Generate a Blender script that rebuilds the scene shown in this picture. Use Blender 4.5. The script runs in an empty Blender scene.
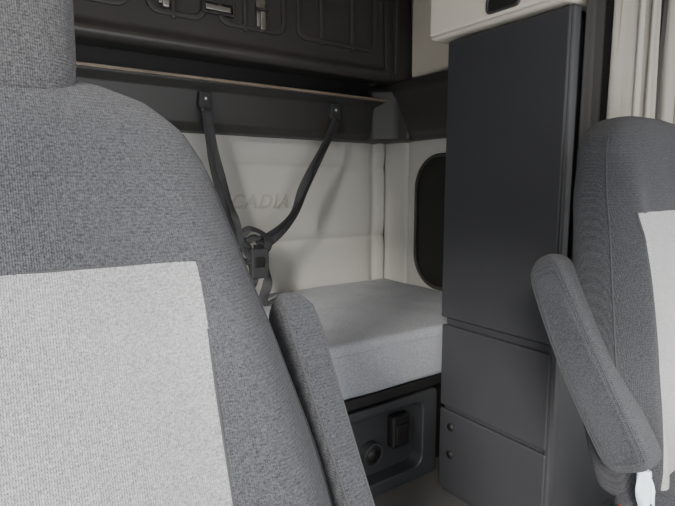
import bpy, bmesh, math
from mathutils import Vector, Matrix, noise

S = bpy.context.scene
COL = S.collection

# ------------------------------------------------------------------ materials
def newmat(name):
    m = bpy.data.materials.new(name); m.use_nodes = True
    nt = m.node_tree
    return m, nt, nt.nodes['Principled BSDF']

def N(nt, t, **kw):
    n = nt.nodes.new(t)
    for k, v in kw.items():
        setattr(n, k, v)
    return n

def plastic(name, col, rough=0.5, bump=0.15, bscale=900, var=0.12, metallic=0.0):
    m, nt, b = newmat(name)
    tc = N(nt, 'ShaderNodeTexCoord')
    n1 = N(nt, 'ShaderNodeTexNoise'); n1.inputs['Scale'].default_value = 5; n1.inputs['Detail'].default_value = 6
    n2 = N(nt, 'ShaderNodeTexNoise'); n2.inputs['Scale'].default_value = bscale; n2.inputs['Detail'].default_value = 2
    r = N(nt, 'ShaderNodeMix', data_type='RGBA')
    r.inputs[6].default_value = tuple(c*(1-var) for c in col)+(1,)
    r.inputs[7].default_value = tuple(min(1, c*(1+var)) for c in col)+(1,)
    bp = N(nt, 'ShaderNodeBump'); bp.inputs['Strength'].default_value = bump; bp.inputs['Distance'].default_value = 0.001
    L = nt.links.new
    L(tc.outputs['Object'], n1.inputs['Vector']); L(tc.outputs['Object'], n2.inputs['Vector'])
    L(n1.outputs['Fac'], r.inputs[0]); L(r.outputs[2], b.inputs['Base Color'])
    L(n2.outputs['Fac'], bp.inputs['Height']); L(bp.outputs['Normal'], b.inputs['Normal'])
    b.inputs['Roughness'].default_value = rough; b.inputs['Metallic'].default_value = metallic
    return m

def fabric(name, dark, light, scale=260, ribs=0.0, insert=None, bump=0.5, wscale=150, blotch=.35, con=2.5):
    """heathered knit.  insert=(half_w, z_top, dark2, light2): lighter centre panel."""
    m, nt, b = newmat(name); L = nt.links.new
    tc = N(nt, 'ShaderNodeTexCoord')
    mp = N(nt, 'ShaderNodeMapping'); mp.inputs['Scale'].default_value = (.7, .7, 1.0)
    L(tc.outputs['Object'], mp.inputs['Vector'])
    n1 = N(nt, 'ShaderNodeTexNoise'); n1.inputs['Scale'].default_value = scale; n1.inputs['Detail'].default_value = 4; n1.inputs['Roughness'].default_value = .7
    L(mp.outputs['Vector'], n1.inputs['Vector'])
    n0 = N(nt, 'ShaderNodeTexNoise'); n0.inputs['Scale'].default_value = 5; n0.inputs['Detail'].default_value = 5
    L(tc.outputs['Object'], n0.inputs['Vector'])
    wv = N(nt, 'ShaderNodeTexWave', wave_type='BANDS', bands_direction='Z'); wv.inputs['Scale'].default_value = wscale*.6; wv.inputs['Distortion'].default_value = 1.5
    wv.inputs['Detail'].default_value = 2; wv.inputs['Detail Scale'].default_value = 6
    L(tc.outputs['Object'], wv.inputs['Vector'])
    wx = N(nt, 'ShaderNodeTexWave', wave_type='BANDS', bands_direction='X'); wx.inputs['Scale'].default_value = wscale; wx.inputs['Distortion'].default_value = 1.0
    wx.inputs['Detail'].default_value = 2; wx.inputs['Detail Scale'].default_value = 6
    L(tc.outputs['Object'], wx.inputs['Vector'])
    def math_(op, a, bb, cl=False):
        q = N(nt, 'ShaderNodeMath', operation=op, use_clamp=cl)
        for i, v in enumerate((a, bb)):
            if v is None: continue
            if isinstance(v, (int, float)): q.inputs[i].default_value = v
            else: L(v, q.inputs[i])
        return q.outputs[0]
    w = math_('MULTIPLY', wv.outputs['Fac'], wx.outputs['Fac'])
    fac = math_('ADD', math_('MULTIPLY', math_('SUBTRACT', n1.outputs['Fac'], .5), con), .36)
    fac = math_('ADD', fac, math_('MULTIPLY', w, .35 + ribs))
    fac = math_('ADD', fac, math_('MULTIPLY', math_('SUBTRACT', n0.outputs['Fac'], .5), blotch), True)
    def mix(d, l):
        r = N(nt, 'ShaderNodeMix', data_type='RGBA')
        r.inputs[6].default_value = d+(1,); r.inputs[7].default_value = l+(1,)
        L(fac, r.inputs[0]); return r.outputs[2]
    c = mix(dark, light)
    if insert:
        hw, zt, d2, l2 = insert
        c2 = mix(d2, l2)
        sp = N(nt, 'ShaderNodeSeparateXYZ'); L(tc.outputs['Object'], sp.inputs[0])
        ax = math_('ABSOLUTE', sp.outputs['X'], None)
        mx = math_('LESS_THAN', ax, hw); mz = math_('LESS_THAN', sp.outputs['Z'], zt)
        ge = N(nt, 'ShaderNodeAttribute'); ge.attribute_name = 'front'
        fr = math_('GREATER_THAN', ge.outputs['Fac'], .5)
        mk = math_('MULTIPLY', math_('MULTIPLY', mx, mz), fr)
        r = N(nt, 'ShaderNodeMix', data_type='RGBA'); L(mk, r.inputs[0]); L(c, r.inputs[6]); L(c2, r.inputs[7]); c = r.outputs[2]
    L(c, b.inputs['Base Color'])
    bp = N(nt, 'ShaderNodeBump'); bp.inputs['Strength'].default_value = bump; bp.inputs['Distance'].default_value = 0.0016
    L(math_('ADD', w, n1.outputs['Fac']), bp.inputs['Height']); L(bp.outputs['Normal'], b.inputs['Normal'])
    b.inputs['Roughness'].default_value = .95
    b.inputs['Specular IOR Level'].default_value = .12
    b.inputs['Sheen Weight'].default_value = .08
    return m

INS_Z = 1.222
FAR_Z = 1.19
DK = (.022,.023,.0265); LT = (.094,.097,.106)
M_seat = fabric('seat_knit', DK, LT, 520, insert=(.197, INS_Z, (.13,.132,.136), (.37,.375,.385)), bump=.75)
M_seat2 = fabric('seat_knit_far', (.017,.018,.020), (.070,.072,.080), 480, insert=(.232, FAR_Z, (.19,.19,.195), (.46,.46,.46)), bump=.7)
M_arm = fabric('armrest_knit', (.018,.019,.022), (.082,.085,.095), 520, bump=.75)
M_head = fabric('headrest_knit', (.026,.026,.029), (.104,.104,.109), 520, bump=.7)
M_mat = fabric('mattress_ticking', (.19,.20,.22), (.40,.415,.45), 260, wscale=90, blotch=.3, con=2.4)
M_black = plastic('black_grained_plastic', (.045,.043,.042), .45, .35)
M_cab = plastic('charcoal_cabinet_plastic', (.031,.032,.036), .50, .5)
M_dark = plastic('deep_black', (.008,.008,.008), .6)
M_bunk = plastic('bunk_underside_plastic', (.060,.056,.053), .36, .3)
M_beige = plastic('beige_vinyl_padding', (.50,.495,.46), .55, .3, 500, .05)
M_cream = plastic('cream_headliner', (.66,.605,.515), .75, .3, 500, .05)
M_grey = plastic('grey_moulded_plastic', (.033,.035,.038), .5, .25)
M_floor = plastic('rubber_floor', (.080,.078,.074), .7, .5, 60, .55)
M_web = plastic('black_webbing', (.040,.040,.044), .75, .5, 1500)
M_metal = plastic('worn_metal', (.55,.54,.52), .35, .1, 600, .2, 1.0)
M_rail = plastic('worn_bronze_rail', (.26,.205,.155), .35, .3, 60, .8)
M_thread = plastic('embroidery_thread', (.42,.412,.375), .6)
M_seam = plastic('seam_piping', (.035,.035,.038), .9)
M_tag = plastic('pale_blue_tissue', (.60,.70,.76), .8)
M_red = plastic('red_plastic', (.45,.03,.03), .4)
M_curt = fabric('curtain_cloth', (.30,.285,.25), (.43,.41,.36), 500, blotch=.15, con=1.5)
M_liner_shade = plastic('curtain_liner_shade', (.030,.028,.027), .9)  # liner cloth; its near-black also stands for shade in the curtain gap
M_ext = plastic('painted_metal_shell', (.35,.35,.36), .5)

# ------------------------------------------------------------------ mesh helpers
def mk(name, bm, mat, parent=None, smooth=True, loc=None):
    me = bpy.data.meshes.new(name); bm.normal_update(); bm.to_mesh(me); bm.free()
    o = bpy.data.objects.new(name, me); COL.objects.link(o)
    for mm in (mat if isinstance(mat, (list, tuple)) else [mat]): me.materials.append(mm)
    for p in me.polygons: p.use_smooth = smooth
    if parent: o.parent = parent
    if loc: o.location = loc
    return o

def empty(name, loc=(0,0,0), parent=None):
    o = bpy.data.objects.new(name, None); o.empty_display_size = .05; COL.objects.link(o); o.location = loc
    if parent: o.parent = parent
    return o

def box(name, lo, hi, mat, bev=.0, parent=None, seg=3, rot=None, smooth=True):
    bm = bmesh.new(); bmesh.ops.create_cube(bm, size=1)
    lo = Vector(lo); hi = Vector(hi); c = (lo+hi)/2; d = hi-lo
    for v in bm.verts: v.co = Vector((v.co.x*d.x, v.co.y*d.y, v.co.z*d.z))
    if bev > 0:
        bmesh.ops.bevel(bm, geom=list(bm.edges), offset=bev, segments=seg, profile=.6, affect='EDGES')
    if rot: bmesh.ops.transform(bm, matrix=rot.to_4x4(), verts=bm.verts)
    for v in bm.verts: v.co += c
    o = mk(name, bm, mat, parent, smooth=(bev > 0 and smooth))
    if bev > 0:
        wn = o.modifiers.new('wn', 'WEIGHTED_NORMAL'); wn.keep_sharp = False
    return o

def catmull(pts, n=8):
    P = [Vector(p) for p in pts]; P = [2*P[0]-P[1]]+P+[2*P[-1]-P[-2]]; out = []
    for i in range(1, len(P)-2):
        for k in range(n):
            t = k/n
            a, b, c, d = P[i-1:i+3]
            out.append(.5*((2*b)+(c-a)*t+(2*a-5*b+4*c-d)*t*t+(3*b-a-3*c+d)*t**3))
    out.append(P[-2]); return out

def tube(name, pts, r, mat, parent=None, seg=8, smooth_path=True, n=6):
    P = catmull(pts, n) if smooth_path else [Vector(p) for p in pts]
    bm = bmesh.new(); rings = []
    for i, p in enumerate(P):
        t = (P[min(i+1, len(P)-1)]-P[max(i-1, 0)]).normalized()
        a = t.cross(Vector((0,0,1)));
        if a.length < .1: a = t.cross(Vector((1,0,0)))
        a.normalize(); b = t.cross(a)
        rings.append([bm.verts.new(p+r*(math.cos(q)*a+math.sin(q)*b)) for q in [2*math.pi*k/seg for k in range(seg)]])
    for i in range(len(rings)-1):
        for k in range(seg):
            bm.faces.new((rings[i][k], rings[i][(k+1)%seg], rings[i+1][(k+1)%seg], rings[i+1][k]))
    bm.faces.new(rings[0][::-1]); bm.faces.new(rings[-1])
    bmesh.ops.recalc_face_normals(bm, faces=bm.faces)
    return mk(name, bm, mat, parent)

def ribbon(name, pts, sides, w, th, mat, parent=None, n=8):
    P = catmull(pts, n); Q = catmull(sides, n)
    bm = bmesh.new(); rings = []
    for i, p in enumerate(P):
        t = (P[min(i+1, len(P)-1)]-P[max(i-1, 0)]).normalized()
        s = Q[i]-t*Q[i].dot(t); s.normalize(); nn = t.cross(s)
        rings.append([bm.verts.new(p+s*a*w/2+nn*b*th/2) for a, b in ((-1,-.4),(-.9,-1),(.9,-1),(1,-.4),(1,.4),(.9,1),(-.9,1),(-1,.4))])
    K = 8
    for i in range(len(rings)-1):
        for k in range(K):
            bm.faces.new((rings[i][k], rings[i][(k+1)%K], rings[i+1][(k+1)%K], rings[i+1][k]))
    bm.faces.new(rings[0][::-1]); bm.faces.new(rings[-1])
    bmesh.ops.recalc_face_normals(bm, faces=bm.faces)
    return mk(name, bm, mat, parent)

def prism(name, prof, axis, a, b, mat, parent=None, bev=.006):
    def co(p, t):
        return {'x': (t, p[0], p[1]), 'y': (p[0], t, p[1]), 'z': (p[0], p[1], t)}[axis]
    bm = bmesh.new()
    A = [bm.verts.new(co(p, a)) for p in prof]; B = [bm.verts.new(co(p, b)) for p in prof]
    n = len(prof)
    for i in range(n): bm.faces.new((A[i], A[(i+1)%n], B[(i+1)%n], B[i]))
    bm.faces.new(A[::-1]); bm.faces.new(B)
    bmesh.ops.recalc_face_normals(bm, faces=bm.faces)
    o = mk(name, bm, mat, parent, smooth=bev > 0)
    if bev > 0:
        m = o.modifiers.new('b', 'BEVEL'); m.width = bev; m.segments = 3; m.limit_method = 'ANGLE'; m.angle_limit = .4
        o.modifiers.new('wn', 'WEIGHTED_NORMAL')
    return o

def rrect(cx, cy, w, h, r, n=6):
    pts = []
    for sx, sy, a0 in ((1,1,0),(-1,1,90),(-1,-1,180),(1,-1,270)):
        for k in range(n+1):
            a = math.radians(a0+90*k/n)
            pts.append((cx+sx*(w/2-r)+r*math.cos(a), cy+sy*(h/2-r)+r*math.sin(a)))
    return pts

def frame_prism(name, outer, inner, axis, a, b, mat, parent=None, bev=.003):
    def co(p, t):
        return {'x': (t, p[0], p[1]), 'y': (p[0], t, p[1]), 'z': (p[0], p[1], t)}[axis]
    bm = bmesh.new(); n = len(outer)
    V = [[bm.verts.new(co(p, t)) for p in c] for c in (outer, inner) for t in (a, b)]
    oa, ob, ia, ib = V
    for i in range(n):
        j = (i+1) % n
        bm.faces.new((oa[i], oa[j], ob[j], ob[i])); bm.faces.new((ia[i], ib[i], ib[j], ia[j]))
        bm.faces.new((oa[i], ia[i], ia[j], oa[j])); bm.faces.new((ob[i], ob[j], ib[j], ib[i]))
    bmesh.ops.recalc_face_normals(bm, faces=bm.faces)
    o = mk(name, bm, mat, parent, smooth=True)
    m = o.modifiers.new('b', 'BEVEL'); m.width = bev; m.segments = 2; m.limit_method = 'ANGLE'; m.angle_limit = .6
    o.modifiers.new('wn', 'WEIGHTED_NORMAL')
    return o

def interp(tab, z):
    P = tab
    if z <= P[0][0]: return P[0][1:]
    for i in range(len(P)-1):
        if z <= P[i+1][0]:
            t = (z-P[i][0])/(P[i+1][0]-P[i][0])
            p0 = P[max(i-1, 0)]; p1 = P[i]; p2 = P[i+1]; p3 = P[min(i+2, len(P)-1)]
            return [.5*((2*b)+(c-a)*t+(2*a-5*b+4*c-d)*t*t+(3*b-a-3*c+d)*t**3) for a, b, c, d in zip(p0[1:], p1[1:], p2[1:], p3[1:])]
    return P[-1][1:]

# ------------------------------------------------------------------ seat
def seat(loc, recline, headrest, arm_side, armx, dz=0.0, arm_top=(.58,1.16), arm_bot=(.35,.76), armw=.075, armd=.085, mat=None, INS_HW=.197, armx_b=None, wide=0.0, taper=0.0, ins_z=INS_Z):
    root = empty('truck_seat', loc)
    ctl = [(.50,.22,.05),(.54,.262,.075),(.62,.295+wide,.085),(.80,.318+wide,.092),(.97,.312+wide,.090),(1.13,.287+wide*.4,.084),(1.23,.268,.080),(1.32,.246,.075),
           (1.365,.222,.068),(1.395,.186,.056),(1.411,.142,.042),(1.420,.095,.027),(1.423,.05,.012)]
    def yc(z):
        return (z-1.2)*recline
    E = .58
    def bol(q, z):
        f = max(0, min(1, (1.34-z)/.2))
        return f*(.034*math.exp(-((q-.82)/.15)**2) - .012*math.exp(-(q/.45)**2))
    def surf_front(x, z):
        w, d = interp(ctl, z)
        q = min(1, abs(x)/w)
        y = -d*(max(0, 1-q**(2/E)))**(E/2)
        return yc(z)+y-bol(q, z)
    bm = bmesh.new(); fl = bm.verts.layers.float.new('front')
    rings = []; nu = 88
    zs = []
    for i in range(len(ctl)-1):
        k = 7 if i < 8 else 4
        zs += [ctl[i][0]+(ctl[i+1][0]-ctl[i][0])*j/k for j in range(k)]
    zs.append(ctl[-1][0])
    for z in zs:
        w, d = interp(ctl, z); ring = []
        for k in range(nu):
            a = 2*math.pi*k/nu; c, s = math.cos(a), math.sin(a)
            x = w*math.copysign(abs(c)**E, c); y = d*math.copysign(abs(s)**E, s)
            y2 = y+yc(z)
            if s < 0: y2 -= bol(abs(x)/w, z)*min(1, -s*3)
            wr = noise.noise(Vector((x*9, y*9, z*9)))*.0045
            v = bm.verts.new((x, y2+wr, z)); v[fl] = 1.0 if s < -0.02 else 0.0
            ring.append(v)
        rings.append(ring)
    for i in range(len(rings)-1):
        for k in range(nu):
            bm.faces.new((rings[i][k], rings[i][(k+1)%nu], rings[i+1][(k+1)%nu], rings[i+1][k]))
    bm.faces.new(rings[0][::-1]); bm.faces.new(rings[-1])
    mk('backrest', bm, mat, root)
    f = lambda x, z: (x, surf_front(x, z)+.0012, z)
    tube('seam_top', [f(-INS_HW+2*INS_HW*i/20, ins_z) for i in range(21)], .0020, M_seam, root, n=2)
    for sgn, nm in ((-1,'seam_inner'),(1,'seam_outer')):
        tube(nm, [f(sgn*INS_HW, .56+(ins_z-.56)*i/24) for i in range(25)], .0020, M_seam, root, n=2)
    for sgn, nm in ((-1,'bolster_seam_inner'),(1,'bolster_seam_outer')):
        pts = []
        for i in range(25):
            z = .62+(1.36-.62)*i/24; w, d = interp(ctl, z); pts.append((sgn*(w*.985), surf_front(w*.985, z)+.0015, z))
        tube(nm, pts, .0020, M_seam, root, n=2)
    if headrest:
        hc = [(1.380,.085,.02),(1.395,.108,.045),(1.43,.115,.055),(1.55,.120,.058),(1.64,.118,.055),(1.68,.105,.042),(1.695,.06,.02)]
        bm = bmesh.new(); rings = []
        for i in range(len(hc)-1):
            for j in range(6 if i < len(hc)-2 else 7):
                z = hc[i][0]+(hc[i+1][0]-hc[i][0])*j/6; w, d = interp(hc, z)
                ring = []
                for k in range(48):
                    a = 2*math.pi*k/48; c, s = math.cos(a), math.sin(a)
                    ring.append(bm.verts.new((w*math.copysign(abs(c)**.5, c), yc(z)*.8+.0+d*math.copysign(abs(s)**.6, s), z)))
                rings.append(ring)
        for i in range(len(rings)-1):
            for k in range(48):
                bm.faces.new((rings[i][k], rings[i][(k+1)%48], rings[i+1][(k+1)%48], rings[i+1][k]))
        bm.faces.new(rings[0][::-1]); bm.faces.new(rings[-1])
        mk('headrest', bm, M_head, root)
    y0 = yc(.6)
    box('cushion', (-.27, y0-.52, .44), (.27, y0+.0, .58), M_arm, .055, root, 5)
    box('seat_pan', (-.24, y0-.46, .38), (.24, y0+.05, .445), M_black, .02, root)
    box('suspension_bellows', (-.19, y0-.40, .12), (.19, y0, .385), M_dark, .03, root)
    box('floor_plate', (-.23, y0-.44, .0-dz), (.23, y0+.03, .125), M_black, .01, root)
    ty, tz = arm_top; by, bz = arm_bot
    ty -= loc[1]; by -= loc[1]; tz -= loc[2]; bz -= loc[2]; ax = armx-loc[0]
    bx = (armx_b-loc[0]) if armx_b else ax
    T = Vector((ax, ty, tz)); B = Vector((bx, by, bz)); L = (T-B).length; dirv = (T-B).normalized()
    side = Vector((1,0,0)); dep = dirv.cross(side).normalized()
    ac = [(0,.45,.40),(.012,.78,.70),(.04,.97,.92),(.10,1,1.0),(.35*1,1.0,1.02),(.70,.98,.96),(.90,.95,.85),(.955,.84,.70),(.985,.6,.48),(1,.35,.25)]
    bm = bmesh.new(); rings = []
    for i in range(len(ac)-1):
        for j in range(5 if i < len(ac)-2 else 6):
            t = ac[i][0]+(ac[i+1][0]-ac[i][0])*j/5; w, d = interp(ac, t); ring = []
            tp = 1-taper*(1-t)
            ctr = B+dirv*L*t+dep*(.010*math.sin(t*math.pi))
            for k in range(48):
                a = 2*math.pi*k/48; c, s = math.cos(a), math.sin(a)
                ring.append(bm.verts.new(ctr+side*(armw*tp/2*w*math.copysign(abs(c)**.38, c))+dep*(armd*tp/2*d*math.copysign(abs(s)**.38, s))))
            rings.append(ring)
    for i in range(len(rings)-1):
        for k in range(48):
            bm.faces.new((rings[i][k], rings[i][(k+1)%48], rings[i+1][(k+1)%48], rings[i+1][k]))
    bm.faces.new(rings[0][::-1]); bm.faces.new(rings[-1])
    bmesh.ops.recalc_face_normals(bm, faces=bm.faces)
    mk('armrest', bm, M_arm, root)
    for sg_ in (1,-1):
        for sd_ in (1,-1):
            pts = []
            for i in range(21):
                t = .05+.90*i/20; w, d = interp(ac, t); tp = 1-taper*(1-t)
                k_ = math.cos(math.radians(45))**.38
                pts.append(B+dirv*L*t+dep*(.010*math.sin(t*math.pi))+side*(sg_*armw*tp/2*w*k_)+dep*(sd_*armd*tp/2*d*k_))
            tube('armrest_piping', pts, .0016, M_seam, root, n=2)
    pz = bz+.05
    tube('armrest_pivot', [(bx-arm_side*.10, by+.04, pz), (bx, by+.04, pz)], .016, M_black, root, seg=16, smooth_path=False)
    return root

near = seat((-.01, .60, .0), .34, True, 1, .323, arm_bot=(.35,.76), armx_b=.352, armw=.054, armd=.076, mat=M_seat, taper=.58, wide=.014)
far = seat((1.435, .65, .05), .14, False, -1, 1.136, dz=.05, arm_top=(.735,1.13), arm_bot=(.49,.69), armw=.082, armd=.110, mat=M_seat2, INS_HW=.236, wide=-.02, ins_z=FAR_Z)

# ------------------------------------------------------------------ room shell
box('floor', (-.5,-1.2,-.06), (2.32,2.75,0), M_floor)
box('wall_rear', (-.5,2.66,0), (2.32,2.74,2.75), M_ext)
box('wall_right', (2.26,.30,0), (2.34,2.66,2.75), M_ext)
box('wall_left', (-.58,.95,0), (-.50,2.66,2.75), M_beige)
box('ceiling', (-.5,.79,2.68), (2.26,2.66,2.75), M_cream)
box('wall_front', (-.5,.72,2.02), (2.26,.79,2.75), M_cream)
box('ceiling_front', (-.5,-.75,1.96), (2.26,.72,2.02), M_cream)

def padded(name, axis, fixed, a0, a1, z0, z1, zseams, aseams, mat, sign):
    bm = bmesh.new(); na = 160; nz = 110; G = []
    def puff(a, z):
        d = min([abs(z-s) for s in zseams]); e = min([abs(a-s) for s in aseams])
        return .026*(.45+.55*(1-math.exp(-(d/.025)**1.2)))*(1-math.exp(-e/.022)) + .004*noise.noise(Vector((a*3, z*3, 1)))
    for i in range(na+1):
        row = []
        for j in range(nz+1):
            a = a0+(a1-a0)*i/na; z = z0+(z1-z0)*j/nz; f = fixed+sign*puff(a, z)
            row.append(bm.verts.new((a, f, z) if axis == 'x' else (f, a, z)))
        G.append(row)
    for i in range(na):
        for j in range(nz):
            bm.faces.new((G[i][j], G[i+1][j], G[i+1][j+1], G[i][j+1]))
    o = mk(name, bm, mat)
    so = o.modifiers.new('s', 'SOLIDIFY'); so.thickness = .01; so.offset = 0
    return o
padded('rear_wall_padding', 'x', 2.625, -.48, 2.19, .50, 1.60, [.98, 1.41, .52], [-.6, .55, 2.10], M_beige, -1)
padded('side_wall_padding', 'y', 2.225, 1.50, 2.60, .50, 1.60, [.2], [2.40, 1.6], M_beige, -1)

cu = bpy.data.curves.new('lettering', 'FONT'); cu.body = 'CASCADIA'; cu.size = .108; cu.shear = .3; cu.extrude = .003
cu.bevel_depth = .0022; cu.align_x = 'RIGHT'; cu.space_character = 1.12
tx = bpy.data.objects.new('embroidered_lettering', cu); COL.objects.link(tx)
tx.location = (1.47, 2.592, 1.178); tx.rotation_euler = (math.pi/2, 0, 0); tx.data.materials.append(M_thread)

trim = empty('trim_1')
prism('rear_trim', [(2.64,1.555),(2.53,1.565),(2.49,1.60),(2.465,1.75),(2.43,1.782),(2.43,1.794),(2.64,1.794)], 'x', -.48, 2.12, M_black, trim, .010)
prism('side_trim', [(2.24,1.555),(2.16,1.565),(2.12,1.60),(2.09,1.80),(2.07,1.84),(2.09,1.90),(2.24,1.93)], 'y', 1.52, 2.62, M_black, trim, .012)
prism('corner_trim', [(1.98,2.47),(2.04,2.43),(2.09,2.38),(2.12,2.30),(2.20,2.30),(2.20,2.60),(1.98,2.60)], 'z', 1.562, 1.86, M_black, trim, .02)
box('shelf_rail', (-.45,2.412,1.788), (2.05,2.432,1.802), M_rail, .003, trim)
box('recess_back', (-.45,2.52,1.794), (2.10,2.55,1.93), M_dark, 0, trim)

# ------------------------------------------------------------------ upper bunk
ub = empty('upper_bunk')
prism('bunk_shell', [(2.60,1.90),(2.34,1.885),(2.315,1.90),(2.315,1.925),(2.36,1.965),(2.38,2.62),(2.60,2.64)], 'x', -.45, 1.98, M_bunk, ub, .012)
for i, (x0, x1) in enumerate(((-.40,.60),(.66,.93),(.98,1.34),(1.40,1.92))):
    r0 = rrect((x0+x1)/2, 2.30, x1-x0, .54, .06); r1 = rrect((x0+x1)/2, 2.30, x1-x0-.05, .49, .045)
    frame_prism('panel_rib_%d' % i, r0, r1, 'y', 2.350, 2.380, M_bunk, ub, .006)
for i, x in enumerate((.78,1.12,1.55,1.75)):
    box('stiffener_%d' % i, (x-.012,2.35,2.02), (x+.012,2.38,2.55), M_bunk, .01, ub)
prism('end_bracket', [(2.36,1.90),(2.40,2.62),(2.60,2.62),(2.60,1.88)], 'x', 1.99, 2.20, M_bunk, ub, .015)
box('end_rib', (2.05,2.345,1.93), (2.075,2.40,2.60), M_bunk, .01, ub)
def latch(name, x, z):
    e = empty(name, (x,2.36,z), ub)
    box('latch_plate', (-.024,-.012,-.045), (.024,.0,.08), M_metal, .004, e)
    box('latch_lever', (-.014,-.035,-.065), (.014,-.010,.02), M_metal, .006, e)
    tube('latch_pin', [(-.03,-.022,.03),(.03,-.022,.03)], .007, M_black, e, smooth_path=False)
    return e
latch('latch_inner', .74, 2.12); latch('latch_outer', 1.20, 2.10)
e = empty('latch_handle', (.985,2.36,2.10), ub)
frame_prism('handle_bezel', rrect(0,0,.16,.06,.012), rrect(0,0,.135,.038,.008), 'y', -.02, .0, M_black, e)
box('handle_pull', (-.06,-.012,-.012), (.06,-.002,.012), M_metal, .004, e)

box('side_wall_upper_padding', (2.16,1.40,1.925), (2.24,2.34,2.66), M_cream, .02)
oc = empty('overhead_cabinet')
box('cabinet_body', (1.53,.96,1.865), (2.15,1.56,2.66), M_cream, .03, oc, 5)
box('cabinet_door', (1.508,.97,1.872), (1.532,1.53,2.62), M_cream, .012, oc, 4)
frame_prism('handle_bezel', rrect(1.185,1.912,.14,.060,.02), rrect(1.185,1.912,.118,.044,.014), 'x', 1.50, 1.51, M_black, oc, .003)
prism('handle_recess', rrect(1.185,1.912,.122,.048,.014), 'x', 1.504, 1.509, M_dark, oc, .001)

# ------------------------------------------------------------------ wardrobe cabinet
wc = empty('wardrobe_cabinet')
box('carcass', (1.57,.98,.0), (2.22,1.46,1.855), M_cab, .012, wc)
box('door', (1.55,.965,.765), (1.572,1.47,1.85), M_cab, .009, wc, 4)
box('upper_drawer', (1.552,.97,.39), (1.572,1.465,.735), M_cab, .008, wc, 4)
box('lower_drawer', (1.552,.97,.03), (1.572,1.465,.375), M_cab, .008, wc, 4)
box('front_panel', (1.60,.965,.05), (2.18,.982,1.82), M_cab, .008, wc)
box('edge_trim', (1.556,.955,.0), (1.60,.985,1.856), M_cab, .012, wc, 4)
for i, z in enumerate((.31,.19)):
    tube('drawer_latch_%d' % i, [(1.556,1.40,z),(1.546,1.40,z)], .016, M_dark, wc, seg=20, smooth_path=False)

wn_ = empty('window_cover')
frame_prism('cover_bezel', rrect(2.05,1.09,.50,.78,.20,12), rrect(2.05,1.09,.46,.74,.18,12), 'x', 2.168, 2.205, M_black, wn_, .008)
prism('cover_panel', rrect(2.05,1.09,.465,.745,.182,12), 'x', 2.18, 2.20, M_dark, wn_, .004)

# ------------------------------------------------------------------ lower bunk
bm = bmesh.new()
x0,x1,y0,y1,z0,z1 = -.46,2.19,1.535,2.585,.475,.70
bmesh.ops.create_cube(bm, size=1)
for v in bm.verts: v.co = Vector(((x0+x1)/2+v.co.x*(x1-x0), (y0+y1)/2+v.co.y*(y1-y0), (z0+z1)/2+v.co.z*(z1-z0)))
bmesh.ops.bevel(bm, geom=list(bm.edges), offset=.03, segments=5, profile=.5, affect='EDGES')
bmesh.ops.subdivide_edges(bm, edges=[e for e in bm.edges if e.calc_length() > .3], cuts=40, use_grid_fill=True)
for v in bm.verts:
    k = noise.noise(v.co*5)*.005
    v.co.z += k
    if v.co.y < 1.6: v.co.y += noise.noise(v.co*7+Vector((5,0,0)))*.006
mattress = mk('mattress', bm, M_mat)
tube('mattress_seam_front', [(-.42,1.534,.66),(.6,1.534,.66),(1.5,1.534,.66),(2.15,1.534,.66)], .0025, M_mat, mattress, n=10)

bb = empty('bunk_base')
box('bunk_deck', (-.46,1.56,.42), (2.20,2.58,.466), M_dark, .01, bb)
box('storage_front', (-.46,1.66,.0), (2.2,1.70,.42), M_dark, 0, bb)
outer = rrect(1.355, .20, .60, .40, .02); inner = rrect(1.335, .21, .46, .30, .05)
frame_prism('kick_panel', outer, inner, 'y', 1.575, 1.655, M_grey, bb, .010)
box('recess_panel', (1.06,1.645,.03), (1.60,1.66,.38), M_grey, .004, bb)
box('kick_panel_side', (-.4,1.60,.0), (1.04,1.655,.40), M_grey, .01, bb)
tube('power_socket', [(1.315,1.645,.165),(1.315,1.618,.165)], .045, M_black, bb, seg=28, smooth_path=False)
tube('socket_cap', [(1.315,1.628,.165),(1.315,1.608,.165)], .030, M_dark, bb, seg=28, smooth_path=False)
frame_prism('socket_ring', rrect(1.315,.165,.105,.105,.052,8), rrect(1.315,.165,.088,.088,.044,8), 'y', 1.608, 1.645, M_grey, bb, .002)
box('socket_box', (1.415,1.60,.16), (1.515,1.648,.31), M_dark, .015, bb)
box('socket_flap', (1.43,1.592,.18), (1.50,1.604,.27), M_dark, .006, bb)

# ------------------------------------------------------------------ bunk restraint straps
st = empty('bunk_restraint_strap')
def anchor(x, z):
    prism('anchor_plate', [(x-.03,z+.045),(x+.03,z+.045),(x+.036,z-.02),(x+.02,z-.05),(x-.02,z-.05),(x-.036,z-.02)], 'y', 2.44, 2.475, M_web, st, .008)
    tube('anchor_bolt', [(x,2.445,z+.01),(x,2.43,z+.01)], .011, M_metal, st, seg=16, smooth_path=False)
    box('anchor_loop', (x-.03,2.425,z-.055), (x+.03,2.45,z-.035), M_black, .006, st)
anchor(.946,1.70); anchor(1.70,1.705)
X = (1,0,0)
ribbon('strap_left', [(.946,2.432,1.66),(.955,2.42,1.50),(.985,2.40,1.30),(1.03,2.37,1.12),(1.10,2.34,.98),(1.14,2.33,.92)],
       [X,(.9,.2,0),(.8,-.5,0),(.9,.4,0),(.8,-.5,.2),X], .052, .004, M_web, st)
ribbon('strap_left_loose', [(.946,2.425,1.66),(.97,2.40,1.45),(1.02,2.36,1.22),(1.05,2.34,1.10),(1.07,2.33,1.0),(1.12,2.32,.93)],
       [X,(.7,-.6,0),(.9,.5,0),(.6,-.7,0),X,X], .035, .003, M_web, st)
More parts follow.
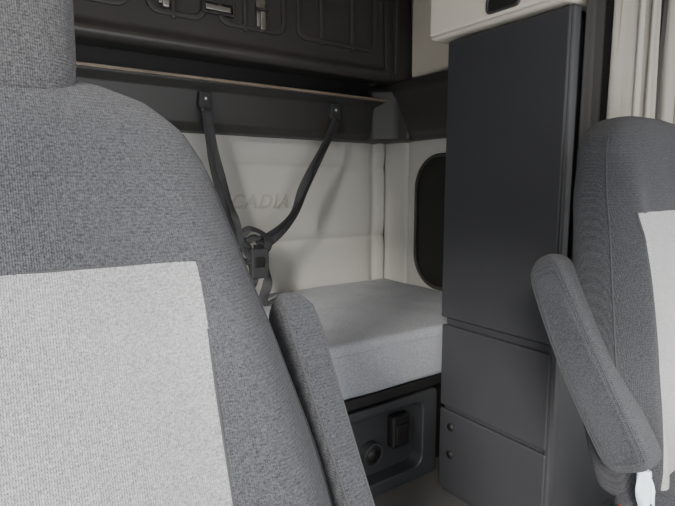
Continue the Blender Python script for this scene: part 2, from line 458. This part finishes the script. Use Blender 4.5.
ribbon('strap_right', [(1.70,2.432,1.665),(1.60,2.41,1.51),(1.45,2.38,1.29),(1.37,2.36,1.14),(1.25,2.345,1.04),(1.15,2.335,1.0)],
       [(1,0,-.3),(1,.3,-.4),(.8,-.3,-.5),(.7,.4,-.6),(.4,0,-.9),X], .056, .004, M_web, st)
ribbon('strap_right_loose', [(1.70,2.425,1.665),(1.585,2.40,1.50),(1.43,2.36,1.29),(1.345,2.34,1.15),(1.22,2.33,1.06),(1.11,2.325,1.04),(1.08,2.32,1.0)],
       [(1,0,-.3),(.6,.7,-.4),(1,-.3,-.5),(.7,.6,-.6),(.4,.5,-.9),(0,.3,1),X], .036, .003, M_web, st)
ribbon('strap_loop', [(1.06,2.33,1.06),(1.10,2.31,1.09),(1.17,2.31,1.06),(1.20,2.32,1.0),(1.14,2.32,.95),(1.08,2.33,.93),(1.05,2.33,1.0)],
       [(0,.3,1),(0,.8,.6),(.5,.6,.3),(1,0,0),(.5,.6,0),(0,.6,.6),(0,.3,1)], .045, .003, M_web, st)
ribbon('strap_tail', [(1.15,2.32,.95),(1.19,2.31,.87),(1.18,2.30,.80),(1.16,2.30,.75),(1.15,2.28,.712)],
       [X,(.7,.6,0),(.9,-.4,0),X,X], .050, .004, M_web, st)
ribbon('strap_tail_inner', [(1.11,2.33,.95),(1.12,2.32,.86),(1.10,2.31,.79),(1.09,2.31,.72)],
       [X,(.7,-.6,0),(.9,.4,0),X], .046, .004, M_web, st)
box('buckle_body', (1.10,2.30,.84), (1.195,2.335,.99), M_web, .01, st)
box('buckle_button', (1.118,2.292,.90), (1.167,2.302,.95), M_dark, .004, st)
box('buckle_tongue', (1.12,2.305,.985), (1.165,2.325,1.01), M_dark, .004, st)

# ------------------------------------------------------------------ curtain
def curtain(name, pathfn, z0, z1, mat, n=150):
    bm = bmesh.new(); G = []; nz = 24
    for i in range(n+1):
        row = []
        for j in range(nz+1):
            z = z0+(z1-z0)*j/nz
            x, y = pathfn(i/n, z); row.append(bm.verts.new((x, y, z)))
        G.append(row)
    for i in range(n):
        for j in range(nz): bm.faces.new((G[i][j], G[i+1][j], G[i+1][j+1], G[i][j+1]))
    o = mk(name, bm, mat)
    s = o.modifiers.new('s', 'SOLIDIFY'); s.thickness = .003
    return o
def fold(x0, x1, nf, amp, yc_, ph):
    def f(t, z):
        k = 1+.15*math.sin(z*2.1+ph)
        x = x0+(x1-x0)*t+.018*math.sin(t*2*math.pi*nf*2+.8)
        s = math.sin(t*2*math.pi*nf+ph+.4*math.sin(z*1.6))
        y = yc_+amp*k*math.copysign(abs(s)**.7, s)*(.8+.2*math.sin(t*17))
        return x, y
    return f
cur = curtain('privacy_curtain', fold(1.680, 1.860, 2.5, .050, .862, .3), .85, 2.60, M_curt)
c2 = curtain('curtain_rear_fall', fold(1.955, 2.20, 2.5, .035, .872, 1.3), .85, 2.60, M_curt); c2.parent = cur
def pf2(t, z):
    return 1.60+.60*t, .935+.008*math.sin(t*2*math.pi*11+z)
lin = curtain('curtain_liner_shade', pf2, .85, 2.60, M_liner_shade, 120); lin.parent = cur  # dark liner, run full width to paint shade behind the gap
st1 = ribbon('curtain_gap_shade', [(1.925,.86,2.58),(1.92,.855,2.0),(1.905,.86,1.5),(1.90,.865,.9)], [X,X,X,X], .030, .003, M_liner_shade, cur)  # added dark strip standing in for shade between the two falls
tr = tube('curtain_track', [(1.58,.865,2.62),(2.2,.865,2.62)], .012, M_black, cur, smooth_path=False)

bm = bmesh.new(); G = []
for i in range(13):
    row = []
    for j in range(15):
        u = i/12; v = j/14
        row.append(bm.verts.new((1.116+.030*u*(1+.15*v)+.016*v, .475+.012*math.sin(u*9+v*4), .700-.125*v*(1-.35*abs(math.sin(u*7))))))
    G.append(row)
for i in range(12):
    for j in range(14): bm.faces.new((G[i][j], G[i+1][j], G[i+1][j+1], G[i][j+1]))
tg = mk('tissue_strip', bm, M_tag); s = tg.modifiers.new('s', 'SOLIDIFY'); s.thickness = .002
sb = empty('seat_belt_buckle', (1.160,.53,.568))
box('housing', (-.018,-.014,-.10), (.018,.014,-.005), M_black, .006, sb)
box('release_button', (-.014,-.011,-.012), (.014,.011,.004), M_red, .004, sb)

# ------------------------------------------------------------------ light
w = bpy.data.worlds.new('World'); S.world = w; w.use_nodes = True
bg = w.node_tree.nodes['Background']; bg.inputs['Color'].default_value = (.975,.985,1,1); bg.inputs['Strength'].default_value = 3.4
sd = bpy.data.lights.new('sun', 'SUN'); sd.energy = 7.0; sd.angle = math.radians(14); sd.color = (1,.955,.89)
so = bpy.data.objects.new('sun', sd); COL.objects.link(so)
so.rotation_euler = Vector((-.72,-.58,.40)).to_track_quat('Z','Y').to_euler()

# ------------------------------------------------------------------ camera
cd = bpy.data.cameras.new('camera'); cd.sensor_width = 36; cd.lens = 520/675*36; cd.clip_start = .02
cam = bpy.data.objects.new('camera', cd); COL.objects.link(cam)
cam.location = (0,0,1.3); cam.rotation_euler = (math.radians(90-7.4), 0, math.radians(-35))
S.camera = cam
